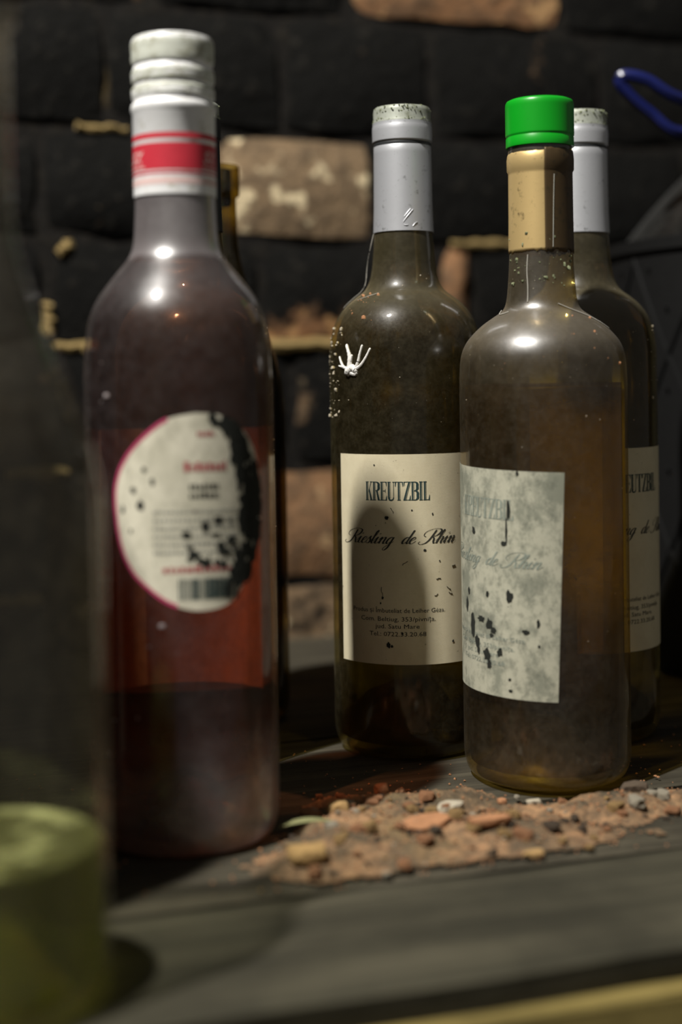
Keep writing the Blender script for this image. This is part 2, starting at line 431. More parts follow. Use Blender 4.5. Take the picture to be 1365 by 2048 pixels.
def slab_word():
    """tall condensed inline capitals"""
    G = {}
    sf = lambda x, w, y: quad(x - .03, y, x + w + .03, y + .035)
    G['K'] = stem(.03) + [sf(.03, .13, 0), sf(.03, .13, .965), poly4((.17, .45), (.20, .45), (.36, 1), (.32, 1)), poly4((.18, .56), (.24, .64), (.40, 0), (.29, 0)), quad(.27, .965, .41, 1), quad(.27, 0, .42, .035)]
    G['R'] = stem(.03) + [sf(.03, .13, 0), quad(0, .965, .2, 1)] + bowl(.15, .5, 1, .25) + [poly4((.20, .5), (.29, .52), (.41, 0), (.30, 0)), quad(.29, 0, .43, .035)]
    G['E'] = stem(.03) + [quad(0, .965, .37, 1), quad(0, 0, .38, .035), quad(.16, .49, .29, .525), quad(.27, .42, .30, .60), poly4((.29, 1), (.37, 1), (.37, .76), (.345, .76)), poly4((.29, 0), (.38, 0), (.38, .25), (.355, .25))]
    G['U'] = stem(.03, .12, 1) + [sf(.03, .13, .965), quad(.33, .12, .36, 1), quad(.28, .965, .41, 1)] + [curve_band(catmull([(.08, .16), (.11, .05), (.2, .015), (.30, .05), (.345, .16)], 5), lambda dx, dy, t: .05 + .05 * (1 - t))]
    G['T'] = stem(.15) + [sf(.15, .13, 0), quad(0, .965, .43, 1), poly4((0, 1), (.07, 1), (.03, .74), (0, .74)), poly4((.36, 1), (.43, 1), (.43, .74), (.40, .74))]
    G['Z'] = [quad(.02, .965, .40, 1), quad(.0, 0, .40, .035), poly4((0, 0), (.10, 0), (.36, 1), (.28, 1)), poly4((.125, 0), (.15, 0), (.41, 1), (.385, 1)), poly4((.02, 1), (.09, 1), (.05, .76), (.02, .76)), poly4((.31, 0), (.40, 0), (.40, .26), (.375, .26))]
    G['B'] = stem(.03) + [quad(0, .965, .2, 1), quad(0, 0, .2, .035)] + bowl(.15, .5, 1, .24) + bowl(.15, 0, .53, .26)
    G['I'] = stem(.05) + [sf(.05, .13, 0), sf(.05, .13, .965)]
    G['L'] = stem(.03) + [sf(.03, .13, .965), quad(0, 0, .36, .035), poly4((.27, 0), (.36, 0), (.36, .28), (.335, .28))]
    adv = dict(K=.43, R=.44, E=.40, U=.42, T=.44, Z=.42, B=.42, I=.24, L=.38)
    x = 0; parts = []
    for ch in 'KREUTZBIL':
        parts += [([(a + x, b) for a, b in v], f) for v, f in G[ch]]
        x += adv[ch]
    v, f = merge2(parts)
    return [((a - x / 2) / x, b) for a, b in v], f

GL = {
 'R': (1.28, [[(.62, 2.0), (.55, 1.4), (.42, .55), (.18, .05), (-.25, -.12), (-.55, .08), (-.45, .32)], [(-.1, 1.0), (-.42, 1.25), (-.38, 1.75), (.1, 2.12), (.7, 2.2), (1.15, 2.05), (1.22, 1.65), (.98, 1.2), (.55, 1.02)], [(.55, 1.02), (.82, .75), (.95, .25), (1.12, .0), (1.38, .25)]]),
 'i': (.50, [[(-.15, .35), (.14, 1.0), (.12, .5), (.13, .12), (.24, 0), (.38, .1), (.55, .4)], [(.17, 1.42), (.20, 1.52), (.22, 1.45)]]),
 'e': (.58, [[(.03, .42), (.35, .62), (.42, .88), (.28, 1.0), (.08, .75), (.04, .3), (.2, 0), (.42, .1), (.62, .42)]]),
 's': (.50, [[(-.08, .25), (.22, 1.12), (.27, .8), (.42, .35), (.28, .02), (.08, .05), (.04, .22)], [(.28, .02), (.42, .1), (.58, .4)]]),
 'l': (.44, [[(-.12, .35), (.22, 1.1), (.34, 1.8), (.27, 2.02), (.16, 1.7), (.14, .9), (.14, .2), (.25, 0), (.38, .1), (.5, .4)]]),
 'n': (.80, [[(-.1, .55), (.06, .98), (.12, .9), (.1, .4), (.1, 0)], [(.1, .35), (.28, .85), (.45, 1.0), (.53, .8), (.5, .25), (.6, 0), (.74, .1), (.88, .4)]]),
 'g': (.68, [[(.5, .85), (.33, 1.0), (.1, .75), (.04, .3), (.17, 0), (.36, .15), (.5, .55)], [(.52, 1.0), (.5, .2), (.46, -.6), (.26, -1.0), (.05, -.85), (.15, -.45), (.75, .35)]]),
 'd': (.74, [[(.5, .85), (.33, 1.0), (.1, .75), (.04, .3), (.17, 0), (.36, .15), (.5, .55)], [(.58, 2.05), (.54, 1.2), (.5, .3), (.6, 0), (.72, .1), (.85, .4)]]),
 'h': (.80, [[(-.12, .35), (.22, 1.1), (.34, 1.8), (.27, 2.02), (.16, 1.7), (.11, .8), (.1, 0)], [(.1, .35), (.28, .85), (.45, 1.0), (.53, .8), (.5, .25), (.6, 0), (.74, .1), (.88, .4)]]),
}
def script_line(txt, width, unit):
    x = 0; parts = []
    for ch in txt:
        if ch == ' ': x += .95; continue
        adv, strokes = GL[ch]
        for st in strokes:
            p = catmull([(a + x, b) for a, b in st], 7)
            parts.append(curve_band(p, lambda dx, dy, t: .055 + .125 * max(0.0, -dy) ** 1.3 + .02 * abs(dy)))
        x += adv
    v, f = merge2(parts)
    v = [(a + .42 * b, b) for a, b in v]
    x0 = min(a for a, b in v); x1 = max(a for a, b in v)
    k = width / (x1 - x0)
    return [((a - (x0 + x1) / 2) * k, b * unit) for a, b in v], f

SLAB = slab_word()
SCRIPT = script_line('Riesling de Rhin', 58.0, 3.05)
LINES = [('Produs și Îmbuteliat de Leiher Géza.', 46.0, 70.2, 2.1), ('Com. Beltiug, 353/pivnița.', 36.5, 66.2, 2.1), ('jud. Satu Mare', 21.0, 62.8, 2.1), ('Tel.: 0722.33.20.68', 27.3, 59.2, 2.1)]
LINE_SHAPES = [(font_shape(t, h, w), z) for t, w, z, h in LINES]

def print_on(name, shape, prof, th0, z0, mat, parent, tilt=0.0, off=.34, rr=37.3, mark=None):
    """lay a flat print (mm) around the bottle: x along the girth from th0 (deg), y up from z0"""
    v, f = shape; c, s_ = math.cos(R(tilt)), math.sin(R(tilt))
    vs = []
    for x, y in v:
        X, Y = x * c - y * s_, x * s_ + y * c
        vs.append(surf(prof, R(th0) + X / rr, z0 + Y, off))
    o = mk(name, vs, f, mat, parent, False)
    return o

def riesling_label(root, prof, th, dz, paper, ink, half=54.0, tilt=0.0, faded=False):
    rr = 37.3; hw = R(half) * rr; c, s_ = math.cos(R(tilt)), math.sin(R(tilt))
    z0, z1 = 45.8 + dz, 144.0 + dz; zc = (z0 + z1) / 2
    def f(a, b, off):
        x = (a - .5) * 2 * hw; y = z0 + (z1 - z0) * b - zc
        X, Y = x * c - y * s_, x * s_ + y * c
        return surf(prof, R(th) + X / rr, zc + Y, .12 + off)
    lab = grid_patch('label', f, 30, 6, paper, root)
    lab['label'] = 'grey mould-blotched paper label' if faded else 'cream paper label printed in black'
    def put(nm, shape, dx, z, mt):
        v, fc = shape
        vs = [(x + dx, y + z - zc) for x, y in v]
        print_on(nm, (vs, fc), prof, th, zc, mt, lab, tilt)
    put('lettering', ([(a * 31.0, b * 8.7) for a, b in SLAB[0]], SLAB[1]), -2.7, 122.6 + dz, ink[0])
    put('lettering', SCRIPT, -3.2, 102.4 + dz, ink[1])
    for sh, z in LINE_SHAPES: put('lettering', sh, -3.6, z + dz, ink[1])
    return lab

# ------------------------------------------------------------------ the cellar: floor, brick wall, shelf
A0 = R(17.5); ORG = Vector((-.03, 1.0, 0))
UX = Vector((math.cos(A0), math.sin(A0), 0)); VY = Vector((-math.sin(A0), math.cos(A0), 0))
def sh(u, v, z=0.0): return ORG + UX * u + VY * v + Vector((0, 0, z))
WM = Matrix.Translation(ORG) @ Matrix.Rotation(A0, 4, 'Z')

def box(x0, x1, y0, y1, z0, z1):
    v = [(x, y, z) for z in (z0, z1) for y in (y0, y1) for x in (x0, x1)]
    return v, [(0, 2, 3, 1), (4, 5, 7, 6), (0, 1, 5, 4), (2, 6, 7, 3), (0, 4, 6, 2), (1, 3, 7, 5)]
ZF = -.80
fl = mk('floor', *box(-1.3, 1.3, -1.7, .3, ZF - .06, ZF), 'earth', None, False, WM); fl['kind'] = 'structure'
wall = mk('wall_back', *box(-1.15, 1.15, .0065, .22, ZF, .78), 'old_mortar', None, False, WM); wall['kind'] = 'structure'

def brick(u0, u1, z0, z1, bare, tone, rng, low=0.0):
    nu, nz = max(3, int((u1 - u0) / .022)), 4
    vs, fs, front = [], [], {}
    for j in range(nz + 1):
        for i in range(nu + 1):
            e = (i in (0, nu)) or (j in (0, nz))
            jit = .0016 if e else .0026
            x = u0 + (u1 - u0) * i / nu + rng.uniform(-1, 1) * (.0022 if e else .003)
            z = z0 + (z1 - z0) * j / nz + rng.uniform(-1, 1) * (.0022 if e else .003)
            y = rng.uniform(-jit, jit) + (.0035 if e else -.0012)
            if (i in (0, nu)) and (j in (0, nz)): y += rng.uniform(.001, .005)
            front[i, j] = len(vs); vs.append((x, y, z))
    rim = [(i, 0) for i in range(nu)] + [(nu, j) for j in range(nz)] + [(i, nz) for i in range(nu, 0, -1)] + [(0, j) for j in range(nz, 0, -1)]
    back = []
    for (i, j) in rim:
        p = vs[front[i, j]]; back.append(len(vs)); vs.append((p[0], .05, p[2]))
    for j in range(nz):
        for i in range(nu): fs.append((front[i, j], front[i + 1, j], front[i + 1, j + 1], front[i, j + 1]))
    n = len(rim)
    for k in range(n):
        a, b = front[rim[k]], front[rim[(k + 1) % n]]
        fs.append((a, back[k], back[(k + 1) % n], b))
    fs.append(tuple(back))
    o = mk('brick', vs, fs, 'sooty_brick', wall)
    o.data.polygons.foreach_set('use_smooth', [k < nu * nz for k in range(len(o.data.polygons))])
    o.color = (bare, tone, rng.random(), low)
    return o
rng = random.Random(21)
JZ = [-.348, -.268, -.19, -.117, -.043, .036, .120, .2045, .277, .352, .4345, .511, .589, .667, .745]
SPECIAL = {  # bricks whose ends, colour and soot the photograph shows: course -> (u0, u1, bare, tone)
  (.277): [(-.170, -.060, .33, .2), (-.052, .055, .67, .0, -.55), (.063, .185, .33, .6), (.193, .31, .30, .5)],
  (.2045): [(-.30, -.178, .32, .5), (-.166, -.030, .32, .5), (-.021, .104, .42, 1.0, 1.0), (.113, .132, .60, .9), (.140, .262, .32, .6)],
  (.120): [(-.26, -.135, .40, .3), (-.126, -.008, .38, .2), (.001, .125, .40, .2), (.133, .26, .32, .5)],
  (.036): [(-.215, -.095, .36, .3), (-.087, .048, .70, .7), (.056, .18, .36, .6)],
  (-.043): [(-.17, -.04, .42, .2), (-.03, .10, .53, .1)],
  (.352): [(-.25, -.135, .32, .5), (-.126, -.01, .30, .5), (-.002, .10, .33, .3), (.11, .235, .32, .5), (.245, .36, .34, .5)],
  (.4345): [(-.24, -.105, .46, .6), (-.096, .036, .32, .5), (.046, .205, .56, .9, .8), (.214, .33, .36, .8)],
}
for z0, z1 in zip(JZ, JZ[1:]):
    sp = SPECIAL.get(z0, [])
    run = []
    lo_, hi_ = (sp[0][0], sp[-1][1]) if sp else (rng.uniform(-.05, .05),) * 2
    run += sp
    x = hi_ + .009
    while x < 1.13:
        l = rng.choice((.118, .125, .245, .235)); run.append((x, min(x + l, 1.15), rng.uniform(.28, .42), rng.random())); x += l + rng.uniform(.007, .012)
    x = lo_ - .009
    while x > -1.13:
        l = rng.choice((.118, .125, .245, .235)); run.append((max(x - l, -1.15), x, rng.uniform(.28, .42), rng.random())); x -= l + rng.uniform(.007, .012)
    for (a, b, ba, to, *lw) in run:
        if b - a > .012: brick(a, b, z0 + .0045, z1 - .0045, ba, to, rng, lw[0] if lw else 0.0)

# ochre mortar that still shows in a few joints
def mortar_bit(ua, za, ub, zb, rad, seed):
    rnd = random.Random(seed); n = 9; pts = []
    for i in range(n):
        t = i / (n - 1); pts.append((ua + (ub - ua) * t + rnd.uniform(-1, 1) * .001, .0035 + rnd.uniform(-.001, .001), za + (zb - za) * t + rnd.uniform(-1, 1) * .001))
    mk('mortar', *tube(pts, [rad * rnd.uniform(.6, 1.15) for _ in pts], 7), 'ochre_mortar', wall)
mortar_bit(-.022, .2040, .036, .2050, .0058, 1); mortar_bit(-.168, .2040, -.140, .2042, .0045, 2); mortar_bit(-.1715, .212, -.1718, .232, .0040, 3)
mortar_bit(-.213, .0345, -.180, .0345, .0055, 4); mortar_bit(-.165, .2660, -.155, .2745, .0036, 5); mortar_bit(.118, .2765, .170, .2770, .0035, 6); mortar_bit(-.15, .3520, -.115, .3510, .0030, 7)
mortar_bit(-.20, .1200, -.16, .1195, .0050, 8)

# shelf of weathered boards on a front rail and posts
shelf = empty('wooden_shelf', ORG, A0)
tag(shelf, 'weathered grey plank shelf along the sooty brick wall, littered with brick crumbs', 'shelf')
def plank(u0, u1, v0, v1, z0, z1, mat, seed):
    rng = random.Random(seed); nu = 36; nv = 4; top, vs, fs = {}, [], []
    bot = {}
    for j in range(nv + 1):
        for i in range(nu + 1):
            e = j in (0, nv)
            u = u0 + (u1 - u0) * i / nu; v = v0 + (v1 - v0) * j / nv
            if e: v += .0016 * noise.noise(Vector((u * 30, seed, j))) + .0006 * rng.uniform(-1, 1)
            z = z1 - abs(.0007 * noise.noise(Vector((u * 12, v * 60, seed)))) - (.0014 + .001 * rng.random() if e else 0)
            top[i, j] = len(vs); vs.append((u, v, z))
    for j in (0, nv):
        for i in range(nu + 1):
            p = vs[top[i, j]]
            k = (i, j); bot[k] = len(vs); vs.append((p[0], p[1] + (.001 if j == 0 else -.001), z0))
    for j in range(nv):
        for i in range(nu): fs.append((top[i, j], top[i + 1, j], top[i + 1, j + 1], top[i, j + 1]))
    for i in range(nu):
        fs.append((bot[i, 0], bot[i + 1, 0], top[i + 1, 0], top[i, 0])); fs.append((top[i, nv], top[i + 1, nv], bot[i + 1, nv], bot[i, nv]))
        fs.append((bot[i, 0], bot[i, nv], bot[i + 1, nv], bot[i + 1, 0]))
    for i in (0, nu):
        fs.append(tuple(top[i, j] for j in range(nv + 1)) + (bot[i, nv], bot[i, 0]))
    return mk('plank', vs, fs, mat, shelf)
plank(-.95, .95, -.132, -.004, -.02, 0, 'wood_grey', 1)
plank(-.95, .95, -.275, -.1345, -.02, 0, 'wood_grey', 2)
plank(-.95, .95, -.4115, -.278, -.02, 0, 'wood_grey', 3)
plank(-.95, .95, -.4845, -.4150, -.02, 0, 'wood_grey', 4)
plank(-.95, .95, -.571, -.4868, -.0115, 0.0006, 'wood_front', 5)
plank_rail = mk('rail', *box(-.95, .95, -.576, -.488, -.060, -.0118), 'wood_yellow', shelf, False)
plank_rail['label'] = 'yellowish timber rail below the front board'
bev = plank_rail.modifiers.new('bevel', 'BEVEL'); bev.width = .002; bev.segments = 2
mk('bearer', *box(-.95, .95, -.30, -.25, -.070, -.0202), 'wood_dark', shelf, False)
mk('bearer', *box(-.95, .95, -.06, -.01, -.070, -.0202), 'wood_dark', shelf, False)
for u in (-.9, .9):
    for v in (-.555, -.035):
        mk('post', *box(u - .03, u + .03, v - .02, v + .02, ZF, -.0605 if v < -.3 else -.0702), 'wood_dark', shelf, False)

# unseen slatted crate added left of the frame to throw shade behind the clear bottle
cr = empty('shade_crate', sh(-.426, -.25, .0006), A0)
tag(cr, 'unseen dark slatted crate added on the left to shade the shelf', 'crate')
for i in range(4):
    for v in (-.16, .142): mk('slat', *box(-.17, .17, v, v + .018, .006 + i * .082, .082 + i * .082), 'wood_dark', cr, False)
    for u in (-.17, .155): mk('slat', *box(u, u + .015, -.1415, .1415, .006 + i * .082, .082 + i * .082), 'wood_dark', cr, False)
for u in (-.154, .134):
    for v in (-.1415, .1215): mk('corner_post', *box(u, u + .02, v, v + .02, 0, .334), 'wood_dark', cr, False)
mk('bottom_board', *box(-.134, .134, -.1415, .1415, .008, .016), 'wood_dark', cr, False)

# ------------------------------------------------------------------ bottles
def bottle_root(name, x, y, extra=0.0):
    return empty(name, (x, y, .0004), -math.atan2(x, y) + R(extra))

RIES = smooth_profile([(30.5, 0), (34.5, 2), (36.6, 7), (37.2, 14), (37.2, 187), (36.9, 194), (35.7, 201.5), (33.8, 207), (31.3, 211.4), (27.8, 215.5), (23.8, 218.8), (19.4, 222.3), (16.8, 227.5), (15.4, 235), (14.5, 246), (14.2, 250), (13.4, 290), (13.3, 308)])
GREEN = smooth_profile([(31, 0), (35, 2), (37, 7), (37.5, 14), (37.5, 172), (37.4, 179), (36.7, 188), (34.6, 193.8), (31.3, 198.2), (26.6, 202.6), (21.4, 206.2), (17.6, 209), (15.9, 213), (15.0, 221), (14.3, 233), (13.9, 270), (13.9, 276), (14.3, 279), (13.8, 286), (13.6, 300)])
PINK = smooth_profile([(31, 0), (34.8, 2), (36.8, 8), (37.2, 15), (37.2, 178), (36.9, 184.4), (36.3, 194), (34.6, 204), (31.1, 212), (25.2, 220), (18.8, 228), (16.9, 233), (16.2, 240), (15.6, 254), (15.0, 304)])
CLEAR = smooth_profile([(32, 0), (35.2, 2), (36.9, 7), (37.3, 14), (37.3, 138), (36.8, 146), (33.9, 162), (28.9, 177), (21.0, 197), (15.6, 213), (13.2, 225), (12.5, 240), (12.5, 283), (14.5, 284), (14.5, 292), (13.8, 294)])
FLUTE = smooth_profile([(31, 0), (34.4, 2), (36, 7), (36.4, 13), (36.4, 160), (35.4, 175), (31, 194), (24, 213), (17.5, 230), (13.6, 245), (12.4, 258), (12.2, 276), (13.9, 277.5), (13.9, 292), (13.4, 293)])

def outer(prof, punt, closed=True):
    bottom = [(0, punt), (punt * .16, punt - .7), (punt * .42, punt * .80), (punt * .75, punt * .3), (prof[0][0] - 4, .9), (prof[0][0] - 1.2, .1)]
    return bottom + prof + ([(prof[-1][0] - 2.0, prof[-1][1] + .4)] if closed else [])
def liquid_prof(prof, punt, level, wall=2.6):
    b = [(0, punt + 3.5), (punt * .2, punt + 2.6), (punt * .5, punt * .80 + 3.5), (punt * .85, punt * .3 + 3.8), (prof[0][0] - 4.5, 4.6)]
    side = [(r - wall, z) for r, z in prof if 6.5 < z < level - 1]
    rl = interp(prof, level) - wall
    return b + side + [(rl, level), (rl - .9, level - .9), (rl - 2.5, level - 1.3), (0, level - 1.4)]

def specks(name, prof, n, th, zr, size, mat, parent, seed, power=2.0):
    """crusts of grit stuck on the glass"""
    rng = random.Random(seed); L = []
    for k in range(n):
        a = R(rng.uniform(*th)); z = rng.uniform(*zr)
        s_ = size[0] + (size[1] - size[0]) * rng.random() ** power
        c = Vector(surf(prof, a, z, .02))
        v, f = lump(rng.random() * 1e4, s_ * rng.uniform(.6, 1.3), s_ * rng.uniform(.5, 1), s_ * rng.uniform(.6, 1.5), ICO1 if s_ > .6 else OCT, .5)
        L.append(([(c.x + p[0] / 1e3, c.y + p[1] / 1e3, c.z + p[2] / 1e3) for p in v], f))
    V, F = merge(L)
    o = mk(name, V, F, mat, parent); o['kind'] = 'stuff'; return o
OCT = ([(1, 0, 0), (-1, 0, 0), (0, 1, 0), (0, -1, 0), (0, 0, 1), (0, 0, -1)], [(0, 2, 4), (2, 1, 4), (1, 3, 4), (3, 0, 4), (2, 0, 5), (1, 2, 5), (3, 1, 5), (0, 3, 5)])

def strands(name, prof, paths, rad, mat, parent):
    L = [tube([surf(prof, R(a), z, o_) for a, z, o_ in catmull(p, 6)], rad, 5) for p in paths]
    return mk(name, *merge(L), mat, parent)

CAPS = [(14.75, 250), (14.7, 251), (14.3, 262), (14.0, 288), (13.95, 291.5), (13.5, 292.3), (13.5, 293.0), (14.5, 294), (14.6, 299), (14.5, 301.2), (14.25, 301.9), (14.35, 302.6), (14.1, 303.6), (13.8, 304.4), (13.85, 308.3), (13.5, 309.8), (12.9, 310.3), (12.5, 309.6), (0, 309.4)]
def silver_capsule(root, mat='silver_foil'):
    c = lathe('capsule', [(14.45, 250.0)] + CAPS, mat, root)
    rng = random.Random(3)
    L = []
    for k in range(150):   # crust of mould round the rim
        a = rng.uniform(0, 2 * math.pi); z = rng.choice((310.2, 309.6, 308.6, 307.5, 304.3, 303.8)) + rng.uniform(-.5, .3)
        rr = (12.9 if z > 309.9 else 13.8) + rng.uniform(-.25, .2)
        v, f = lump(k, rng.uniform(.25, .9), rng.uniform(.25, .9), rng.uniform(.2, .55), ICO1, .5)
        L.append(([(p[0] / 1e3 + rr / 1e3 * math.sin(a), p[1] / 1e3 - rr / 1e3 * math.cos(a), (p[2] + z) / 1e3) for p in v], f))
    lathe('dark_groove', [(13.9, 291.5), (13.99, 291.9), (13.99, 292.8), (13.9, 293.1)], 'dark_foil', c)
    lathe('mould_band', [(14.3, 302.9), (14.2, 303.6), (13.92, 304.4), (13.95, 308.3), (13.6, 309.9), (13.0, 310.4)], 'mouldy_foil', c, 72)
    mo = mk('mould_crust', *merge(L), 'mould', c); mo['kind'] = 'stuff'
    return c

def copy_tree(o, parent=None):
    c = o.copy(); C.objects.link(c)
    if parent: c.parent = parent
    for ch in [x for x in bpy.data.objects if x.parent == o and x != c]: copy_tree(ch, c)
    return c

def blots(name, prof, spots, mat, parent, off=.40, seed=2):
    rng = random.Random(seed); L = []
    for (th, z, w_, h_) in spots:
        n = 14; v = [surf(prof, R(th), z, off)]; f = []
        for k in range(n):
            a = 2 * math.pi * k / n; q = 1 + rng.uniform(-.28, .28)
            v.append(surf(prof, R(th) + w_ * q * math.cos(a) / 37.5, z + h_ * q * math.sin(a), off))
        f = [(0, 1 + k, 1 + (k + 1) % n) for k in range(n)]
        L.append((v, f))
    o = mk(name, *merge(L), mat, parent, False); o['kind'] = 'stuff'; return o

# --- Riesling bottle in focus
b = bottle_root('wine_bottle', .0319, .696)
tag(b, 'silver-capsuled white wine bottle in the middle, cream Riesling label and white splat on its shoulder', 'bottle', 'white wine bottles with silver capsules')
lathe('glass_body', outer(RIES, 30, False), 'riesling_glass', b)
lathe('wine', liquid_prof(RIES, 30, 236), 'riesling_wine', b)
silver_capsule(b)
riesling_label(b, RIES, -3.2, 0, 'cream_paper', ('print_green', 'print_dark'))
third_src = [x for x in bpy.data.objects if x.parent == b]
third = copy_tree(b)          # the bottle half hidden behind the green-capped one, before the dirt of the first is added
third.location = (.1212, .715, .0004); third.rotation_euler.z = -math.atan2(.1212, .715) + R(52)
third['label'] = 'silver-capsuled white wine bottle half hidden behind the green-capped bottle'
back = copy_tree(b)
back.location = (-.0695, .677, .0004); back.rotation_euler.z = -math.atan2(-.0695, .677) + R(150)
back['label'] = 'dark-capsuled wine bottle almost hidden behind the pink wine bottle'
for ch in bpy.data.objects:
    if ch.parent == back and ch.name.startswith('capsule'):
        ch.data = ch.data.copy(); ch.data.materials[0] = MAT['dark_foil']; del back['group']
for n_, (lo_, hi_) in ((third, (120, 205)), (back, (100, 235))):
    specks('dirt_specks', RIES, 90, (-80, 80), (lo_, hi_), (.15, .8), 'pale_grit', n_, 5, 3)
cap1 = [x for x in bpy.data.objects if x.parent == b and x.name.startswith('capsule')][0]
CP = [(r + .02, z) for r, z in CAPS]
L = [tube([surf(CP, R(a), z, o_) for a, z, o_ in catmull(p, 5)], [.00006, .0002, .00026, .00022, .00006] if False else .00024, 6) for p in
     ([(2, 256.5, 0), (8, 258.5, .1), (14, 260.3, 0)], [(0, 254, 0), (9, 257.2, .15), (19, 260, 0)], [(1, 252.6, 0), (5, 252.4, .1), (9, 252.6, 0)], [(18, 252, 0), (22, 253.2, .1), (27, 254, 0)])]
mk('crease', *merge(L), 'silver_foil', cap1)
# white splat with fingers
def splat(prof, parent):
    L = []
    for path, r0, r1 in (([(-45, 184.4), (-44.6, 188), (-45.2, 190.8), (-48.5, 195.2)], 1.5, .75), ([(-44, 187.5), (-42.6, 190.3)], .9, .6),
                         ([(-39, 184.5), (-36.4, 187.6), (-35.2, 190.5), (-33.2, 194.8)], .8, .55), ([(-39.5, 183.8), (-34.4, 185.6), (-30.0, 189.0), (-26.4, 193.2)], .95, .55),
                         ([(-46, 184.2), (-51.4, 184.9), (-54.5, 187.0), (-57, 189.8)], .95, .5), ([(-51.4, 184.9), (-58, 185.6)], .7, .4),
                         ([(-46.5, 182.8), (-42.5, 184.5), (-39.2, 183.4)], 2.2, 1.6), ([(-43.5, 182.2), (-39.8, 181.6), (-38.8, 182.3)], 1.2, 1.0)):
        p = catmull(path, 6); n = len(p)
        v, f = tube([surf(prof, R(a), z, .05) for a, z in p], [(r0 + (r1 - r0) * i / (n - 1)) * (.9 + .2 * ((i * 7) % 5) / 5) * .95e-3 for i in range(n)], 8)
        L.append((v, f))
        for q, rr in ((p[0], r0), (p[-1], r1)):
            c = surf(prof, R(q[0]), q[1], .02)
            L.append(([(c[0] + a * rr * 1.0e-3, c[1] + b_ * rr * .9e-3, c[2] + d * rr * 1.05e-3) for a, b_, d in ICO1[0]], ICO1[1]))
    return mk('white_splat', *merge(L), 'droppings', parent)
splat(RIES, b)
lab1 = [x for x in bpy.data.objects if x.parent == b and x.name.startswith('label')][0]
blots('mould_spot', RIES, [(-15.2, 114.5, .9, .9), (-15, 55, .9, 1.4), (-12.5, 54.5, .7, .6), (-19, 77, .5, .8), (-20.5, 74.5, .4, .5), (12, 99.3, .7, .5), (3, 118, .4, .4), (-24, 139, .4, .4), (18, 116, .4, .5), (23, 94, .4, .4), (-5, 60.5, .5, .7), (33, 56, .5, .6)], 'black_mould', lab1, .40, 6)
rngf = random.Random(41); Lf = []
for (a_, z_, da, dz_) in ((-4, 92.5, 3.4, 1.7), (20, 85.5, 3.5, .5), (19, 77.8, 2.6, .7), (28, 82, 4, -2.2), (30, 79, 3, -.9), (-20, 82, 1.0, -4), (-12, 119, 2, -2.4), (33, 91, 2.4, .8)) :
    Lf.append(tube([surf(RIES, R(a_ + da * t + rngf.uniform(-.4, .4)), z_ + dz_ * t + rngf.uniform(-.25, .25), .36) for t in (0, .25, .5, .75, 1)], rngf.uniform(.00006, .00014), 5))
for vf in Lf: mk('dirt_fibre', *vf, 'black_mould', lab1)
specks('dirt_specks', RIES, 110, (-86, -56), (160, 204), (.10, 1.0), 'pale_grit', b, 11, 4)
specks('dirt_specks', RIES, 60, (-50, 75), (150, 235), (.10, .6), 'pale_grit', b, 12, 5)
specks('brick_grit', RIES, 16, (-62, -25), (206, 222), (.3, 1.2), 'orange_grit', b, 13, 2)
strands('cobweb_strand', RIES, [[(-88, 250, .4), (-84, 243, 1.6), (-95, 234, 2.6), (-82, 225, 1.5), (-88, 214, .6)], [(-60, 217, .3), (-45, 218.5, .8), (-33, 220, .3)]], .00013, 'cobweb', b)

# --- green-capped bottle
g = bottle_root('wine_bottle', .0911, .6405)
tag(g, 'dusty wine bottle with bright green cap, gold neck foil and mouldy label, front right', 'bottle')
lathe('glass_body', outer(GREEN, 26, False), 'green_cap_glass', g)
lathe('wine', liquid_prof(GREEN, 26, 176), 'green_cap_wine', g)
def glow_patch_mat():  # yellow patch painted for the glow of light passing through the bottle
    s = M('glow_patch'); a = s.noise(28, 5, .6); z = s.n('SeparateXYZ', {0: s.co()}).outputs[2]
    k_ = s.math('MULTIPLY', s.math('MULTIPLY', s.ramp(z, .185, .150), s.ramp(z, .055, .095)), s.ramp(a, .25, .7, .35, .9))
    hz = s.mixs(.45, s.n('BsdfDiffuse', {0: (.66, .58, .08)}).outputs[0], s.n('BsdfTranslucent', {0: (.66, .58, .08)}).outputs[0])
    return s.done(s.mixs(k_, s.n('BsdfTransparent', {0: (1, 1, 1)}).outputs[0], hz))
MAT['glow_patch'] = glow_patch_mat()
lf_ = grid_patch('glow_patch', lambda a_, b_, off: surf(GREEN, R(95 + 95 * a_), 50 + 140 * b_, -1.2 + off), 24, 8, 'glow_patch', g, .1)
lf_['label'] = 'yellow patch inside the far glass wall, coloured as light glowing through the wine'
cp = lathe('cap', [(14.3, 281.4), (15.15, 281.5), (15.2, 282), (15.15, 285.6), (14.95, 285.9), (14.95, 286.2), (15.3, 286.6)] + [(15.3 + .05 * (k % 2), 287 + k * .8) for k in range(17)] + [(15.2, 301), (14.7, 302), (13.6, 302.5), (0, 302.7)], 'green_plastic', g)
cp['label'] = 'glossy bright green plastic cap'
foil = [(14.55, 234.5), (14.55, 236), (14.35, 250), (14.25, 269), (14.3, 270.2), (14.85, 271.2), (14.9, 276), (14.6, 278), (14.35, 278.6)]
